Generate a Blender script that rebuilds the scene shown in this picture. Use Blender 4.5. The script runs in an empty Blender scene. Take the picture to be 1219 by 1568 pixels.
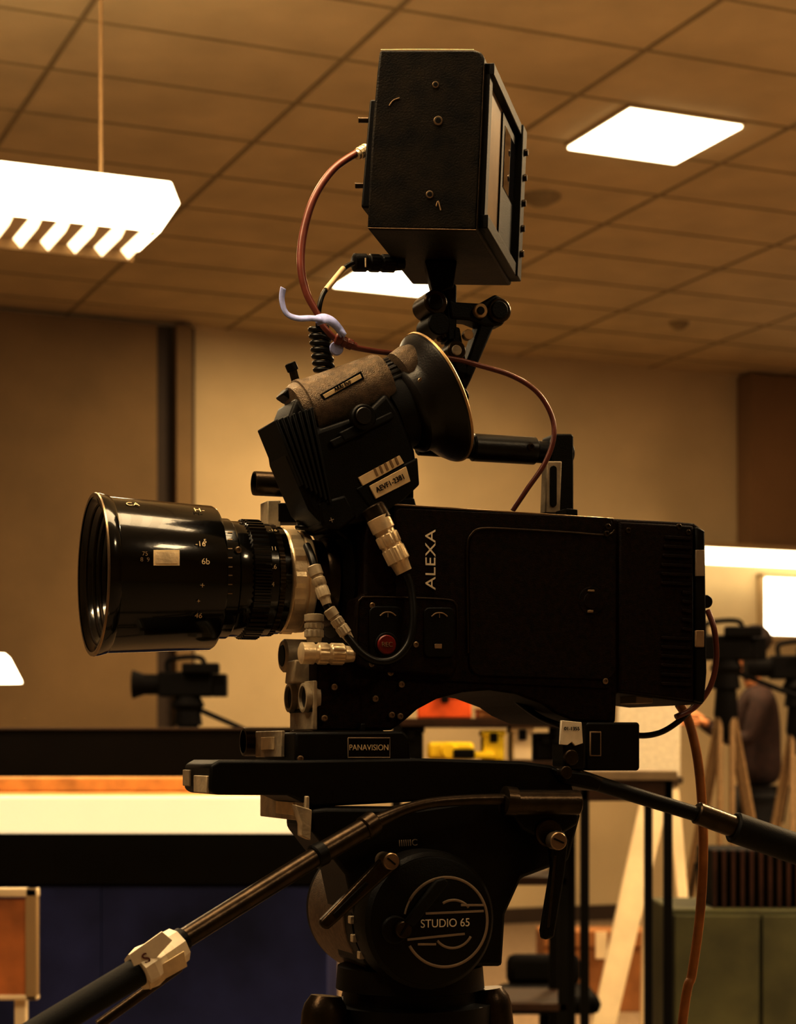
import bpy, bmesh, math, random
from mathutils import Vector, Matrix
random.seed(4)
# ---------------------------------------------------------------- survey
# measured units (1219 x 1568 print of the photo); eye height 1.35 m, focal 2900 units
F=2900.0; CX=609.5; HZ=1150.0; EYE=1.35; D=2.0
TH=math.radians(20); CT,ST=math.cos(TH),math.sin(TH)
def W(u,v,t): return Vector(((u-CX)*t/F, t-D, EYE+(HZ-v)*t/F))
def L(u,v,y):
    dx=(u-CX)/F; t=(y+D*CT)/(CT-ST*dx); p=W(u,v,t)
    return Vector((p.x*CT+p.y*ST, y, p.z))
# ---------------------------------------------------------------- materials
def mat(name,col,rough=0.5,metal=0.0,ns=40,na=0.25,bump=0.0,bs=None,emis=0.0,ecol=None,spec=0.5,coat=0.0):
    m=bpy.data.materials.new(name); m.use_nodes=True; nt=m.node_tree; n=nt.nodes; l=nt.links
    b=n['Principled BSDF']; b.inputs['Roughness'].default_value=rough; b.inputs['Metallic'].default_value=metal
    b.inputs['Specular IOR Level'].default_value=spec; b.inputs['Coat Weight'].default_value=coat
    tc=n.new('ShaderNodeTexCoord'); no=n.new('ShaderNodeTexNoise'); no.inputs['Scale'].default_value=ns; no.inputs['Detail'].default_value=5
    l.new(tc.outputs['Object'],no.inputs['Vector'])
    r=n.new('ShaderNodeValToRGB'); e=r.color_ramp.elements
    e[0].position=.3; e[1].position=.7
    e[0].color=tuple(c*(1-na) for c in col)+(1,); e[1].color=tuple(min(1,c*(1+na)) for c in col)+(1,)
    l.new(no.outputs['Fac'],r.inputs['Fac']); l.new(r.outputs['Color'],b.inputs['Base Color'])
    if bump:
        n2=n.new('ShaderNodeTexNoise'); n2.inputs['Scale'].default_value=bs or ns*5; n2.inputs['Detail'].default_value=3
        l.new(tc.outputs['Object'],n2.inputs['Vector'])
        bp=n.new('ShaderNodeBump'); bp.inputs['Strength'].default_value=bump; bp.inputs['Distance'].default_value=.002
        l.new(n2.outputs['Fac'],bp.inputs['Height']); l.new(bp.outputs['Normal'],b.inputs['Normal'])
    if emis:
        b.inputs['Emission Color'].default_value=tuple(ecol or col)+(1,); b.inputs['Emission Strength'].default_value=emis
    return m
M={}
M['black']=mat('black_anodised',(.0032,.0022,.0014),.45,0,60,.4,.15,700,spec=.2)
M['body']=mat('body_crackle_paint',(.0085,.0024,.0011),.6,0,180,.8,.5,900,spec=.12)
M['mon']=mat('worn_dark_paint',(.011,.0075,.003),.5,0,45,.7,.3,500,spec=.17)
M['lens']=mat('lens_gloss_black',(.003,.0022,.0016),.15,.0,30,.3,.03,200,coat=.4,spec=.4)
M['rubber']=mat('rubber',(.0042,.0034,.0026),.6,0,80,.3,.2,800,spec=.22)
M['eyecup']=mat('eyecup_rubber',(.007,.005,.004),.35,0,80,.3,.1,500,spec=.45)
M['leather']=mat('grained_leatherette',(.17,.125,.08),.38,.2,160,.35,.7,900)
M['gun']=mat('gunmetal',(.05,.034,.020),.30,.8,60,.3,.1,400,spec=.4)
M['silver']=mat('satin_aluminium',(.80,.68,.48),.33,.4,60,.2,.15,300)
M['bracket']=mat('painted_aluminium',(.44,.38,.28),.5,.2,60,.25,.2,300)
M['brass']=mat('brass',(.50,.36,.19),.4,.6,40,.2)
M['steel']=mat('screw_steel',(.30,.23,.15),.3,.8,40,.2)
M['cream']=mat('cream_label',(.75,.62,.40),.6,0,60,.15)
M['white']=mat('white_print',(.85,.80,.68),.6,0,60,.1)
M['grey']=mat('grey_print',(.30,.24,.17),.6,0,60,.1)
M['tan']=mat('worn_tan_print',(.28,.19,.10),.6,0,60,.2)
M['redbtn']=mat('red_button',(.20,.010,.007),.35,0,60,.2)
M['redcab']=mat('red_cable_jacket',(.16,.045,.030),.33,0,60,.2)
M['cab']=mat('black_cable_jacket',(.005,.004,.003),.35,0,60,.2,spec=.35)
M['orangecab']=mat('orange_cable_jacket',(.36,.15,.03),.4,0,60,.2)
M['strap']=mat('hook_loop_strap',(.36,.42,.80),.7,0,90,.2,.2)
M['glass']=mat('front_element_glass',(.01,.008,.012),.04,0,10,.1,coat=1)
M['screen']=mat('screen_tan_reflection',(.26,.19,.12),.25,0,12,.2)  # tan base colour stands for the reflection on the glass
# ---------------------------------------------------------------- builders
def link(o,parent=None):
    bpy.context.scene.collection.objects.link(o)
    if parent: o.parent=parent
    return o
def root(name,rot=False,loc=(0,0,0),rz=0):
    e=bpy.data.objects.new(name,None); link(e); e.empty_display_size=.05
    e.location=loc; e.rotation_euler=(0,0,TH if rot else rz); return e
def mesh(name,vs,fs,m,parent=None,bevel=0,seg=2,ang=32,smooth=True):
    me=bpy.data.meshes.new(name); me.from_pydata([tuple(v) for v in vs],[],fs); me.update()
    bm=bmesh.new(); bm.from_mesh(me); bmesh.ops.recalc_face_normals(bm,faces=bm.faces); bm.to_mesh(me); bm.free()
    if smooth:
        me.polygons.foreach_set('use_smooth',[True]*len(me.polygons))
        try: me.set_sharp_from_angle(angle=math.radians(ang))
        except Exception: pass
    me.materials.append(m); o=bpy.data.objects.new(name,me); link(o,parent)
    if bevel:
        b=o.modifiers.new('bevel','BEVEL'); b.width=bevel; b.segments=seg; b.limit_method='ANGLE'; b.angle_limit=math.radians(35)
    return o
def extr(name,pts,vec,m,parent,bevel=0,seg=2):
    n=len(pts); vec=Vector(vec); vs=[Vector(p) for p in pts]+[Vector(p)+vec for p in pts]
    fs=[list(range(n)),list(range(2*n-1,n-1,-1))]+[[i,(i+1)%n,n+(i+1)%n,n+i] for i in range(n)]
    return mesh(name,vs,fs,m,parent,bevel,seg)
def prism(name,uv,y0,y1,m,parent,bevel=.0015,seg=2,yr=None):
    pts=[L(u,v,y0 if yr is None else yr) for u,v in uv]
    for p in pts: p.y=y0
    return extr(name,pts,(0,y1-y0,0),m,parent,bevel,seg)
def rect(u0,v0,u1,v1): return [(u0,v0),(u1,v0),(u1,v1),(u0,v1)]
def rrect(u0,v0,u1,v1,r,n=4,sk=0):
    pts=[]
    for cx,cy,a0 in ((u1-r,v0+r,-90),(u1-r,v1-r,0),(u0+r,v1-r,90),(u0+r,v0+r,180)):
        for i in range(n+1):
            a=math.radians(a0+90*i/n); pu=cx+r*math.cos(a); pts.append((pu,cy+r*math.sin(a)+sk*(pu-u0)))
    return pts
def frame(ax):
    ax=Vector(ax).normalized(); up=Vector((0,0,1)) if abs(ax.z)<.9 else Vector((1,0,0))
    e1=ax.cross(up).normalized(); return e1,ax.cross(e1).normalized()
def lathe(name,p0,p1,prof,m,parent,seg=64,ang=32,smooth=True,caps=True):
    p0,p1=Vector(p0),Vector(p1); ax=p1-p0; e1,e2=frame(ax); vs=[];fs=[]
    for pr in prof:
        s,r=pr[0],pr[1]; k=pr[2] if len(pr)>2 else 0; r=max(r,1e-5)
        for i in range(seg):
            a=2*math.pi*i/seg; rr=r-(k if (i//2)%2 else 0)
            vs.append(p0+ax*s+(e1*math.cos(a)+e2*math.sin(a))*rr)
    for j in range(len(prof)-1):
        for i in range(seg):
            k=(i+1)%seg; fs.append([j*seg+i,j*seg+k,(j+1)*seg+k,(j+1)*seg+i])
    if caps:
        fs.append(list(range(seg))); fs.append([(len(prof)-1)*seg+i for i in range(seg)][::-1])
    return mesh(name,vs,fs,m,parent,0,ang=ang,smooth=smooth)
def cyl(name,p0,p1,r,m,parent,seg=40,c=None):
    ln=(Vector(p1)-Vector(p0)).length; c=c if c is not None else min(r*.12,ln*.2); s=c/max(ln,1e-6)
    return lathe(name,p0,p1,[(0,r-c),(s,r),(1-s,r),(1,r-c)],m,parent,seg)
def disc(name,u,v,yf,yb,rpx,m,parent,seg=40,c=None):
    p=L(u,v,yf); t=(yf+D*CT)/(CT-ST*(u-CX)/F); r=rpx*t/F
    return cyl(name,p,(p.x,yb,p.z),r,m,parent,seg,c)
def pipe(name,p0,p1,ro,ri,m,parent,seg=40):
    p0,p1=Vector(p0),Vector(p1)
    return lathe(name,p0,p1,[(.6,ri*.1),(.6,ri),(0,ri),(0.004,ro*.97),(.02,ro),(1,ro)],m,parent,seg)
def cr(pts,n=10,radii=None):
    P=[Vector(p) for p in pts]; R=radii or [1]*len(P); out=[];ro=[]
    for i in range(len(P)-1):
        a=P[max(i-1,0)];b=P[i];c=P[i+1];d=P[min(i+2,len(P)-1)]
        for k in range(n):
            t=k/n; out.append(.5*((2*b)+(-a+c)*t+(2*a-5*b+4*c-d)*t*t+(-a+3*b-3*c+d)*t**3)); ro.append(R[i]*(1-t)+R[i+1]*t)
    out.append(P[-1]); ro.append(R[-1]); return out,ro
def tube(name,pts,r,m,parent,n=10,radii=None,smooth=True):
    if smooth: P,R=cr(pts,n,radii)
    else: P=[Vector(p) for p in pts]; R=radii or [1]*len(P)
    seg=12; vs=[];fs=[]; T=(P[1]-P[0]).normalized(); e1,e2=frame(T)
    for i,p in enumerate(P):
        T2=(P[min(i+1,len(P)-1)]-P[max(i-1,0)]).normalized()
        q=T.rotation_difference(T2); e1=q@e1; e2=q@e2; T=T2
        for k in range(seg):
            a=2*math.pi*k/seg; vs.append(p+(e1*math.cos(a)+e2*math.sin(a))*r*R[i])
    for i in range(len(P)-1):
        for k in range(seg):
            k2=(k+1)%seg; fs.append([i*seg+k,i*seg+k2,(i+1)*seg+k2,(i+1)*seg+k])
    fs.append(list(range(seg))); fs.append([(len(P)-1)*seg+k for k in range(seg)])
    return mesh(name,vs,fs,m,parent,0,ang=50)
def LP(lst): return [L(*p) for p in lst]
def obox(name,O,ex,ey,ez,r,m,parent,bevel=.001):
    a0,a1,b0,b1,c0,c1=r; vs=[]
    for a in (a0,a1):
        for b in (b0,b1):
            for c in (c0,c1): vs.append(O+ex*a+ey*b+ez*c)
    fs=[[0,1,3,2],[4,6,7,5],[0,4,5,1],[2,3,7,6],[0,2,6,4],[1,5,7,3]]
    return mesh(name,vs,fs,m,parent,bevel)
X_,Y_,Z_=Vector((1,0,0)),Vector((0,1,0)),Vector((0,0,1))
def box(name,x0,x1,y0,y1,z0,z1,m,parent,bevel=.004): return obox(name,Vector((0,0,0)),X_,Y_,Z_,(x0,x1,y0,y1,z0,z1),m,parent,bevel)
def wbox(name,u0,u1,v0,v1,t,dep,m,parent,bevel=.004):
    a=W(u0,v1,t); b=W(u1,v0,t); return box(name,a.x,b.x,a.y,a.y+dep,a.z,b.z,m,parent,bevel)
def text(name,s,u,v,y,px,m,parent,ang=0,sx=1,ext=.0004):
    c=bpy.data.curves.new(name,'FONT'); c.body=s; c.size=px*2.0/F; c.extrude=ext; c.align_x='CENTER'; c.align_y='CENTER'; c.materials.append(m)
    o=bpy.data.objects.new(name,c); link(o,parent); o.location=L(u,v,y); o.rotation_euler=(math.pi/2,-math.radians(ang),0); o.scale=(sx,1,1); return o
def screws(name,lst,y,rpx,m,parent):
    vs=[];fs=[]
    for (u,v) in lst:
        c=L(u,v,y); r=rpx*2.0/F; b=len(vs); n=12
        for (yy,rr) in ((.002,r),(-.0008,r),(-.0014,r*.75),(-.0014,r*.45),(-.0002,r*.35)):
            for i in range(n):
                a=2*math.pi*i/n; vs.append((c.x+rr*math.cos(a),y+yy,c.z+rr*math.sin(a)))
        for j in range(4):
            for i in range(n): k=(i+1)%n; fs.append([b+j*n+i,b+j*n+k,b+(j+1)*n+k,b+(j+1)*n+i])
        fs.append([b+4*n+i for i in range(n)])
    return mesh(name,vs,fs,m,parent)

# ================================================================ ROOM (grid turned 23 deg to the viewer)
G=math.radians(23); ea=Vector((math.cos(G),math.sin(G),0)); eb=Vector((-math.sin(G),math.cos(G),0)); C0=Vector((0,-D,0)); CEIL=4.45
def RB(name,a0,a1,b0,b1,z0,z1,m,parent=None,bevel=0): return obox(name,C0,ea,eb,Z_,(a0,a1,b0,b1,z0,z1),m,parent,bevel)
m_ceil=mat('ceiling_tile',(.56,.46,.29),.9,0,3,.10,.3,60)
m_grid=mat('ceiling_tbar',(.30,.235,.13),.8,0,5,.1)
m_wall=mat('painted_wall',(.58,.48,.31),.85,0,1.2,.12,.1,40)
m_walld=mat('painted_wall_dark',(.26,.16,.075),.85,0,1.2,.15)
m_floor=mat('carpet_floor',(.26,.19,.12),.95,0,30,.25,.4,200)
A0,A1,B0,B1=-4.5,10.4,-5,13.3
RB('floor',A0,A1,B0,B1,-.1,0,m_floor)
RB('ceiling',A0,A1,B0,B1,CEIL,CEIL+.1,m_ceil)
RB('wall_far',A0,A1,B1,B1+.15,0,CEIL,m_wall)
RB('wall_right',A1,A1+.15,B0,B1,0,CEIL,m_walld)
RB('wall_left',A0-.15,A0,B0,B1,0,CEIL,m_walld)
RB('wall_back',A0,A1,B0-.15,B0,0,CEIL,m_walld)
gr=root('trim_1')
a=4.28-1.19*7
k=0
while a<A1:
    if a>A0: RB('tbar_long_%d'%k,a-.011,a+.011,B0,B1,CEIL-.006,CEIL,m_grid,gr); k+=1
    a+=1.19
b=7.28-.625*19
k=0
while b<B1:
    if b>B0: RB('tbar_cross_%d'%k,A0,A1,b-.008,b+.008,CEIL-.005,CEIL,m_grid,gr); k+=1
    b+=.625
def wall_a(u):
    q=(u-CX)/F; return B1*(q*math.cos(G)+math.sin(G))/(math.cos(G)-q*math.sin(G))
m_panel=mat('partition_panel',(.24,.165,.08),.8,0,1.5,.15)
m_frame=mat('door_frame_paint',(.42,.31,.17),.6,0,3,.1)
m_frdark=mat('frame_dark_brown',(.05,.03,.015),.7,0,3,.1)  # dark brown for jamb strips, baseboard, divider cap and tray
dr=root('door_1')
RB('door_leaf',wall_a(-120),wall_a(236),B1-.08,B1-.02,.02,CEIL-.03,m_panel,dr)
RB('jamb_gap',wall_a(236),wall_a(262),B1-.05,B1-.015,.02,CEIL-.03,m_frdark,dr)
RB('jamb_post',wall_a(262),wall_a(286),B1-.14,B1-.015,.02,CEIL-.03,m_panel,dr)
RB('jamb_edge',wall_a(286),wall_a(294),B1-.07,B1-.015,.02,CEIL-.03,m_frdark,dr)
RB('baseboard_far',wall_a(300),A1-.02,B1-.02,B1,0,.12,m_frdark)
def zat(v,a,b): 
    p=C0+ea*a+eb*b; return EYE+(HZ-v)*(p.y+D)/F
m_win=mat('window_daylight',(.9,.85,.75),.5,0,5,.05,emis=6,ecol=(1,.93,.78))
wn=root('window_1')
RB('window_pane',wall_a(1165),A1-.3,B1-.03,B1-.01,zat(972,8.8,B1),zat(884,8.8,B1),m_win,wn)
RB('window_frame_left',wall_a(1158),wall_a(1165),B1-.06,B1-.01,zat(978,8.8,B1),zat(878,8.8,B1),m_frame,wn)
RB('window_frame_right',A1-.3,A1-.2,B1-.06,B1-.01,zat(978,8.8,B1),zat(878,8.8,B1),m_frame,wn)
RB('window_sill',wall_a(1158),A1-.2,B1-.10,B1-.01,zat(980,8.8,B1),zat(972,8.8,B1),m_frame,wn)
RB('window_head',wall_a(1158),A1-.2,B1-.06,B1-.01,zat(884,8.8,B1),zat(878,8.8,B1),m_frame,wn)
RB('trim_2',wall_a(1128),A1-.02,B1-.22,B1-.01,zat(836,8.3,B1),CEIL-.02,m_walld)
m_em=mat('luminous_diffuser',(.9,.85,.7),.5,0,5,.02,emis=7,ecol=(1,.88,.62))
LC=(1,.75,.44)
def area(name,loc,sx,sy,E,rot=(0,0,0),parent=None,col=LC):
    l=bpy.data.lights.new(name,'AREA'); l.shape='RECTANGLE'; l.size=sx; l.size_y=sy; l.energy=E; l.color=col
    o=bpy.data.objects.new(name,l); link(o,parent); o.location=loc; o.rotation_euler=rot; return o
def panel(a,b,E):
    r=root('ceiling_light_panel'); h=.315
    RB('diffuser',a-h,a+h,b-h,b+h,CEIL-.03,CEIL-.012,m_em,r)
    RB('surround',a-h-.012,a+h+.012,b-h-.012,b+h+.012,CEIL-.018,CEIL-.001,m_frame,r)
    p=C0+ea*a+eb*b; area('lamp',(p.x,p.y,CEIL-.04),.6,.6,E,(0,0,G),r)
panel(4.89,8.24,200)
panel(4.89,3.2,200); panel(.15,5.0,80); panel(7.2,5.5,200)  # panels out of view, added to light the closed room
panel(-2.3,1.5,55); panel(2.6,-1.2,40)  # also unseen, added as extra room light beside the viewpoint
q=W(606,424,F*(CEIL-EYE)/(HZ-424))-C0; panel(q.dot(ea),q.dot(eb),90)
m_louv=mat('louvre_blade',(.85,.75,.55),.4,0,5,.05,emis=2.5,ecol=(1,.84,.55))
m_dark=mat('louvre_gap',(.30,.20,.10),.6,0,5,.05)
m_wire=mat('suspension_wire',(.30,.20,.1),.5,.5,5,.1)
def pendant(a1,b,z,length,w,h,Eup,Edn):
    r=root('pendant_light'); a0=a1-length
    def P(a,b_,z_): return C0+ea*a+eb*b_+Z_*z_
    pts=[P(a0,b,z+h),P(a1,b,z+h),P(a1+.03,b,z+h*.6),P(a1-.04,b,z),P(a0,b,z)]
    extr('housing',pts,eb*w,m_em,r,.004)
    k=0; aa=a1-.11-.094*int((length-.2)/.094)
    RB('underside',a0,a1-.05,b+.0,b+w,z-.004,z+.001,m_dark,r)
    while aa<a1-.05:
        q=[P(aa,b,z-.001),P(aa+.046,b,z-.001),P(aa+.030,b,z-.034)]
        extr('louvre_%d'%k,q,eb*w*.97,m_louv,r,0); aa+=.094; k+=1
    RB('rail_far',a0,a1-.06,b+w-.012,b+w,z-.040,z,m_wire,r)
    for i,f in enumerate((.13,.87)):
        p=P(a1-length*f,b+w/2,z+h); cyl('wire_%d'%i,p,(p.x,p.y,CEIL),.005,m_wire,r,8)
    c=P(a1-length/2,b+w/2,0)
    area('lamp_up',(c.x,c.y,z+h+.02),length,w,Eup,(math.pi,0,-G),r)
    area('lamp_down',(c.x,c.y,z-.07),length*.95,w,Edn,(0,0,G),r)
h=1.75
pn=Vector(((262-CX)/F*3.66*h,3.66*h)); pa=pn.x*ea.x+pn.y*ea.y; pb=pn.x*eb.x+pn.y*eb.y
pendant(pa,pb,EYE+h,1.6,.27,.175,30,30)
pendant(1.15,1.62,2.55,1.6,.40,.15,25,26)      # over the rig, unseen; placed and sized for the lens highlights
pendant(pa+3.6,pb-3.5,3.1,1.6,.30,.15,150,50)  # unseen pendant, added mainly as uplight for the right-hand ceiling
for (u,v,rr) in ((828,300,.11),(1040,494,.07)):
    t=F*(CEIL-EYE)/(HZ-v); p=W(u,v,t); r=root('smoke_detector')
    lathe('detector_base',(p.x,p.y,CEIL),(p.x,p.y,CEIL-.05),[(0,rr),(.3,rr),(.6,rr*.8),(1,rr*.45)],m_grid,r,32)
st=root('wall_strip_light'); RB('strip_tube',wall_a(1020),A1-.03,B1-.34,B1-.26,zat(868,8.3,B1),zat(846,8.3,B1),m_em,st)
RB('strip_housing',wall_a(1020),A1-.03,B1-.36,B1-.01,zat(846,8.3,B1)+.001,zat(838,8.3,B1),m_frame,st)

# ================================================================ CINEMA CAMERA
CAM=root('cinema_camera',True)
body=[(603,772),(700,779),(940,794),(1040,799),(1064,801),(1079,812),(1081,900),(1083,1030),(1078,1079),(945,1061),(943,1107),(880,1105),(850,1092),(830,1078),(790,1063),(750,1057),(710,1060),(670,1070),(640,1086),(622,1102),(600,1118),(552,1118),(548,1008),(548,915),(558,912),(558,835),(562,802),(603,800)]
prism('body_shell',body,0,.18,M['body'],CAM,.003,3)
prism('body_front_block',[(486,1014),(556,1010),(556,1118),(486,1118)],.001,.085,M['body'],CAM,.002)
prism('side_panel',rrect(607,778,938,1040,8,4,.045),-.002,.003,M['body'],CAM,.001)
prism('rear_module',[(949,799),(1062,805),(1063,1073),(949,1058)],-.005,.01,M['body'],CAM,.002)
prism('door_panel',rrect(718,812,944,1035,20,6,.03),-.004,.003,M['body'],CAM,.0015)
tube('door_rail',LP([(717,1000,-.004),(716,900,-.004),(716,838,-.004),(722,818,-.004),(740,809,-.004),(800,811,-.004),(870,815,-.004),(928,819,-.004),(941,812,-.004)]),.0012,M['gun'],CAM,6)
prism('top_edge_trim',[(603,771),(940,793),(940,796),(603,774)],-.0012,.004,M['steel'],CAM,.0005,1)
for i in range(17):
    v=820+i*14; u0=1014 + (0 if i>3 else (3-i)*2); 
    if 6<=i<=10: u0=1046
    prism('vent_fin_%d'%i,[(u0,v),(1060,v+2),(1060,v+7),(u0,v+5)],-.008,-.004,M['body'],CAM,.0006,1)
prism('rear_cap',[(1066,806),(1080,812),(1083,1030),(1079,1076),(1066,1074)],-.007,.17,M['black'],CAM,.002)
prism('rear_label',rect(1066,842,1079,882),-.0085,-.006,M['grey'],CAM,.0003,1)
prism('rear_connector',rect(1066,965,1079,991),-.010,-.006,M['tan'],CAM,.001)
disc('rear_knob',1083,921,.0,.03,10,M['black'],CAM)
prism('rear_foot',rect(974,1061,1000,1077),.01,.05,M['grey'],CAM,.001)
disc('lock_recess',906,920,-.0048,.0,22,M['body'],CAM)
disc('lock_core',906,920,-.0058,-.002,13,M['body'],CAM)
prism('lock_slot',rect(901,903,911,906),-.0072,-.005,M['tan'],CAM,.0005,1)
prism('lock_slot_lower',rect(901,934,909,938),-.0072,-.004,M['tan'],CAM,.0005,1)
prism('control_panel',[(547,928),(551,918),(560,913),(685,917),(697,922),(701,934),(700,1025),(690,1037),(560,1026),(549,1018),(545,1005)],-.010,.002,M['body'],CAM,.003,3)
tube('control_panel_edge',LP([(546,1000,-.010),(548,930,-.010),(553,917,-.010),(563,914,-.010),(620,915,-.010),(684,918,-.010),(697,924,-.010),(700,936,-.010),(700,980,-.010)]),.001,M['gun'],CAM,5)
prism('button_bay',rrect(566,928,616,1012,10),-.0125,-.009,M['black'],CAM,.0012)
prism('button_bay_rear',rrect(650,930,696,1006,8),-.0125,-.009,M['black'],CAM,.0012)
disc('record_button_ring',593,987,-.015,-.011,19,M['rubber'],CAM)
disc('record_button',593,987,-.0175,-.012,15,M['redbtn'],CAM)
text('record_button_text','REC',593,987,-.0178,10,M['tan'],CAM)
for i,(u,v) in enumerate(((594,940),(673,941))):
    tube('button_arc_%d'%i,LP([(u-12,v+3,-.013),(u-5,v-2,-.013),(u+5,v-2,-.013),(u+12,v+3,-.013)]),.0008,M['tan'],CAM,4)
    text('button_mark_%d'%i,'I',u,v+2,-.013,10,M['tan'],CAM)
prism('status_mark',rect(666,986,677,993),-.0135,-.012,M['tan'],CAM,.0003,1)
screws('panel_screws',[(570,927),(690,968),(637,987),(569,1017)],-.0105,4.5,M['steel'],CAM)
screws('body_screws',[(598,1030),(615,1048),(575,1070),(512,1052),(497,1100),(600,1095),(954,1015),(927,1043),(1038,1051),(613,1097)],-.003,5,M['steel'],CAM)
screws('top_screws',[(931,806),(929,817),(962,812),(1040,806),(1054,815)],-.0055,4.5,M['gun'],CAM)
text('side_lettering','ALEXA',660,857,-.0035,24,M['white'],CAM,90,1.28)
YC=.09; Z0=L(143,880,YC).z
def ax(u): return L(u,880,YC).x
def lens_l(name,prof,m,parent,seg=96,smooth=True,caps=True):
    x0=ax(143); x1=ax(600); P=[((ax(p[0])-x0)/(x1-x0),)+tuple(p[1:]) for p in prof]
    return lathe(name,(x0,YC,Z0),(x1,YC,Z0),P,m,parent,seg,smooth=smooth,caps=caps)
lens_l('mount_turret',[(502,.040),(504,.056),(508,.062),(512,.070),(530,.072),(533,.078),(580,.079),(600,.079)],M['black'],CAM)
lens_l('mount_edge_ring',[(528,.0715),(529,.0735),(532,.0735),(534,.0715)],M['brass'],CAM,caps=False)
pa_=L(640,680,YC); pb_=L(874,684,YC)
cyl('handle_bar',(pa_.x,YC,pa_.z),(pb_.x,YC,pa_.z-.001),.0125,M['black'],CAM)
pg0=L(722,676,YC); pg1=L(820,676,YC)
cyl('handle_grip',(pg0.x,YC,pa_.z),(pg1.x,YC,pa_.z),.0155,M['eyecup'],CAM)
prism('handle_rear_post',rrect(846,664,879,788,5),.075,.105,M['black'],CAM,.002)
prism('handle_bracket',[(838,706),(861,706),(858,786),(835,786)],.060,.075,M['bracket'],CAM,.0015)
prism('handle_bracket_slot',rrect(843,713,853,776,5),.0585,.062,M['black'],CAM,.0005)
prism('handle_front_post',rect(598,690,634,780),.07,.11,M['black'],CAM,.002)
prism('handle_base',[(590,762),(635,762),(640,782),(590,782)],.05,.13,M['black'],CAM,.002)
screws('handle_bolts',[(813,684)],.074,6,M['gun'],CAM)
prism('top_hook',[(868,778),(885,780),(885,792),(868,790)],.02,.05,M['black'],CAM,.001)
r0=L(388,740,.15)
pipe('accessory_rod',r0,(r0.x+.12,.15,r0.z),.0135,.011,M['gun'],CAM)
prism('rod_bracket',rect(410,766,430,815),.13,.16,M['bracket'],CAM,.001)
prism('rod_bracket_arm',rect(425,770,520,800),.13,.16,M['black'],CAM,.001)
prism('support_bracket',[(478,1042),(485,1042),(485,1118),(478,1118)],-.002,.082,M['bracket'],CAM,.0015,yr=.001)
for i,(v,y,r) in enumerate(((1068,.014,.0155),(1066,.066,.0155))):
    p=L(477,v,.001); xx=p.x
    pipe('bracket_socket_%d'%i,(xx-.006,y,p.z),(xx+.01,y,p.z),r,r*.8,M['bracket'],CAM)
    cyl('socket_core_%d'%i,(xx-.003,y,p.z),(xx+.01,y,p.z),r*.8,M['black'],CAM)
p=L(432,1004,.08); cyl('follow_ring',(p.x,.08,p.z),(p.x+.03,.08,p.z),.018,M['bracket'],CAM); cyl('follow_ring_core',(p.x-.001,.08,p.z),(p.x+.03,.08,p.z),.0125,M['rubber'],CAM)
prism('support_arm',[(452,1010),(476,1010),(476,1046),(448,1046)],.03,.06,M['bracket'],CAM,.002)
prism('support_notch',[(476.5,1084),(478.5,1084),(478.5,1090),(476.5,1090)],.0,.08,M['black'],CAM,.0003,1,yr=.001)
for i,(u,v,y) in enumerate(((446,1141,.004),(372,1136,.13))):
    p=L(u,v,y); pipe('support_rod_%d'%i,p,(p.x+.10,y,p.z),.0158,.0128,M['gun'],CAM)
prism('bridge_plate',[(452,1121),(618,1119),(628,1130),(630,1178),(480,1200),(452,1170)],-.02,.13,M['black'],CAM,.003)
prism('bridge_front_face',[(446,1118),(452,1118),(452,1160),(446,1160)],.016,.116,M['bracket'],CAM,.001,yr=-.02)
prism('bridge_front_tag',rect(444.5,1128,446.5,1148),.04,.09,M['cream'],CAM,.0003,1,yr=-.02)
tube('nameplate_border',LP([(533,1130,-.021),(597,1130,-.021),(597,1160,-.021),(533,1160,-.021),(533,1130,-.021)]),.0007,M['grey'],CAM,smooth=False)
text('nameplate_lettering','PANAVISION',565,1145,-.021,12.5,M['cream'],CAM,0,.88)
screws('bridge_screws',[(497,1184),(477,1188),(460,1162)],-.021,5,M['steel'],CAM)
prism('bridge_knob',rect(553,1108,560,1122),-.01,.0,M['black'],CAM,.001)
prism('dovetail_plate',[(322,1172),(336,1164),(450,1164),(640,1161),(800,1166),(845,1172),(872,1186),(880,1214),(480,1236),(440,1218),(330,1217),(321,1210)],-.025,.085,M['black'],CAM,.003)
prism('dovetail_front_face',[(318,1188),(323,1188),(323,1215),(318,1215)],-.020,.035,M['bracket'],CAM,.001,yr=-.025)
prism('dovetail_front_face_far',[(318,1180),(323,1180),(323,1206),(318,1206)],.055,.083,M['bracket'],CAM,.001,yr=-.025)
prism('plug_body',rrect(863,1136,896,1178,5),-.03,.0,M['black'],CAM,.002)
disc('plug_face',876,1160,-.036,-.03,12,M['gun'],CAM)
prism('plug_tape',[(860,1103),(891,1106),(893,1138),(881,1142),(876,1136),(869,1141),(858,1140)],-.033,-.029,M['white'],CAM,.0004,1)
text('plug_tape_text','01-1355',876,1116,-.034,8,M['black'],CAM)
prism('power_block',rrect(898,1106,980,1180,5),-.02,.03,M['black'],CAM,.002)
prism('power_block_tag',rect(904,1120,921,1158),-.022,-.019,M['tan'],CAM,.0004,1)
prism('power_block_mark',rect(905.5,1122,919.5,1156),-.0225,-.021,M['black'],CAM,.0002,1)

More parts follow.
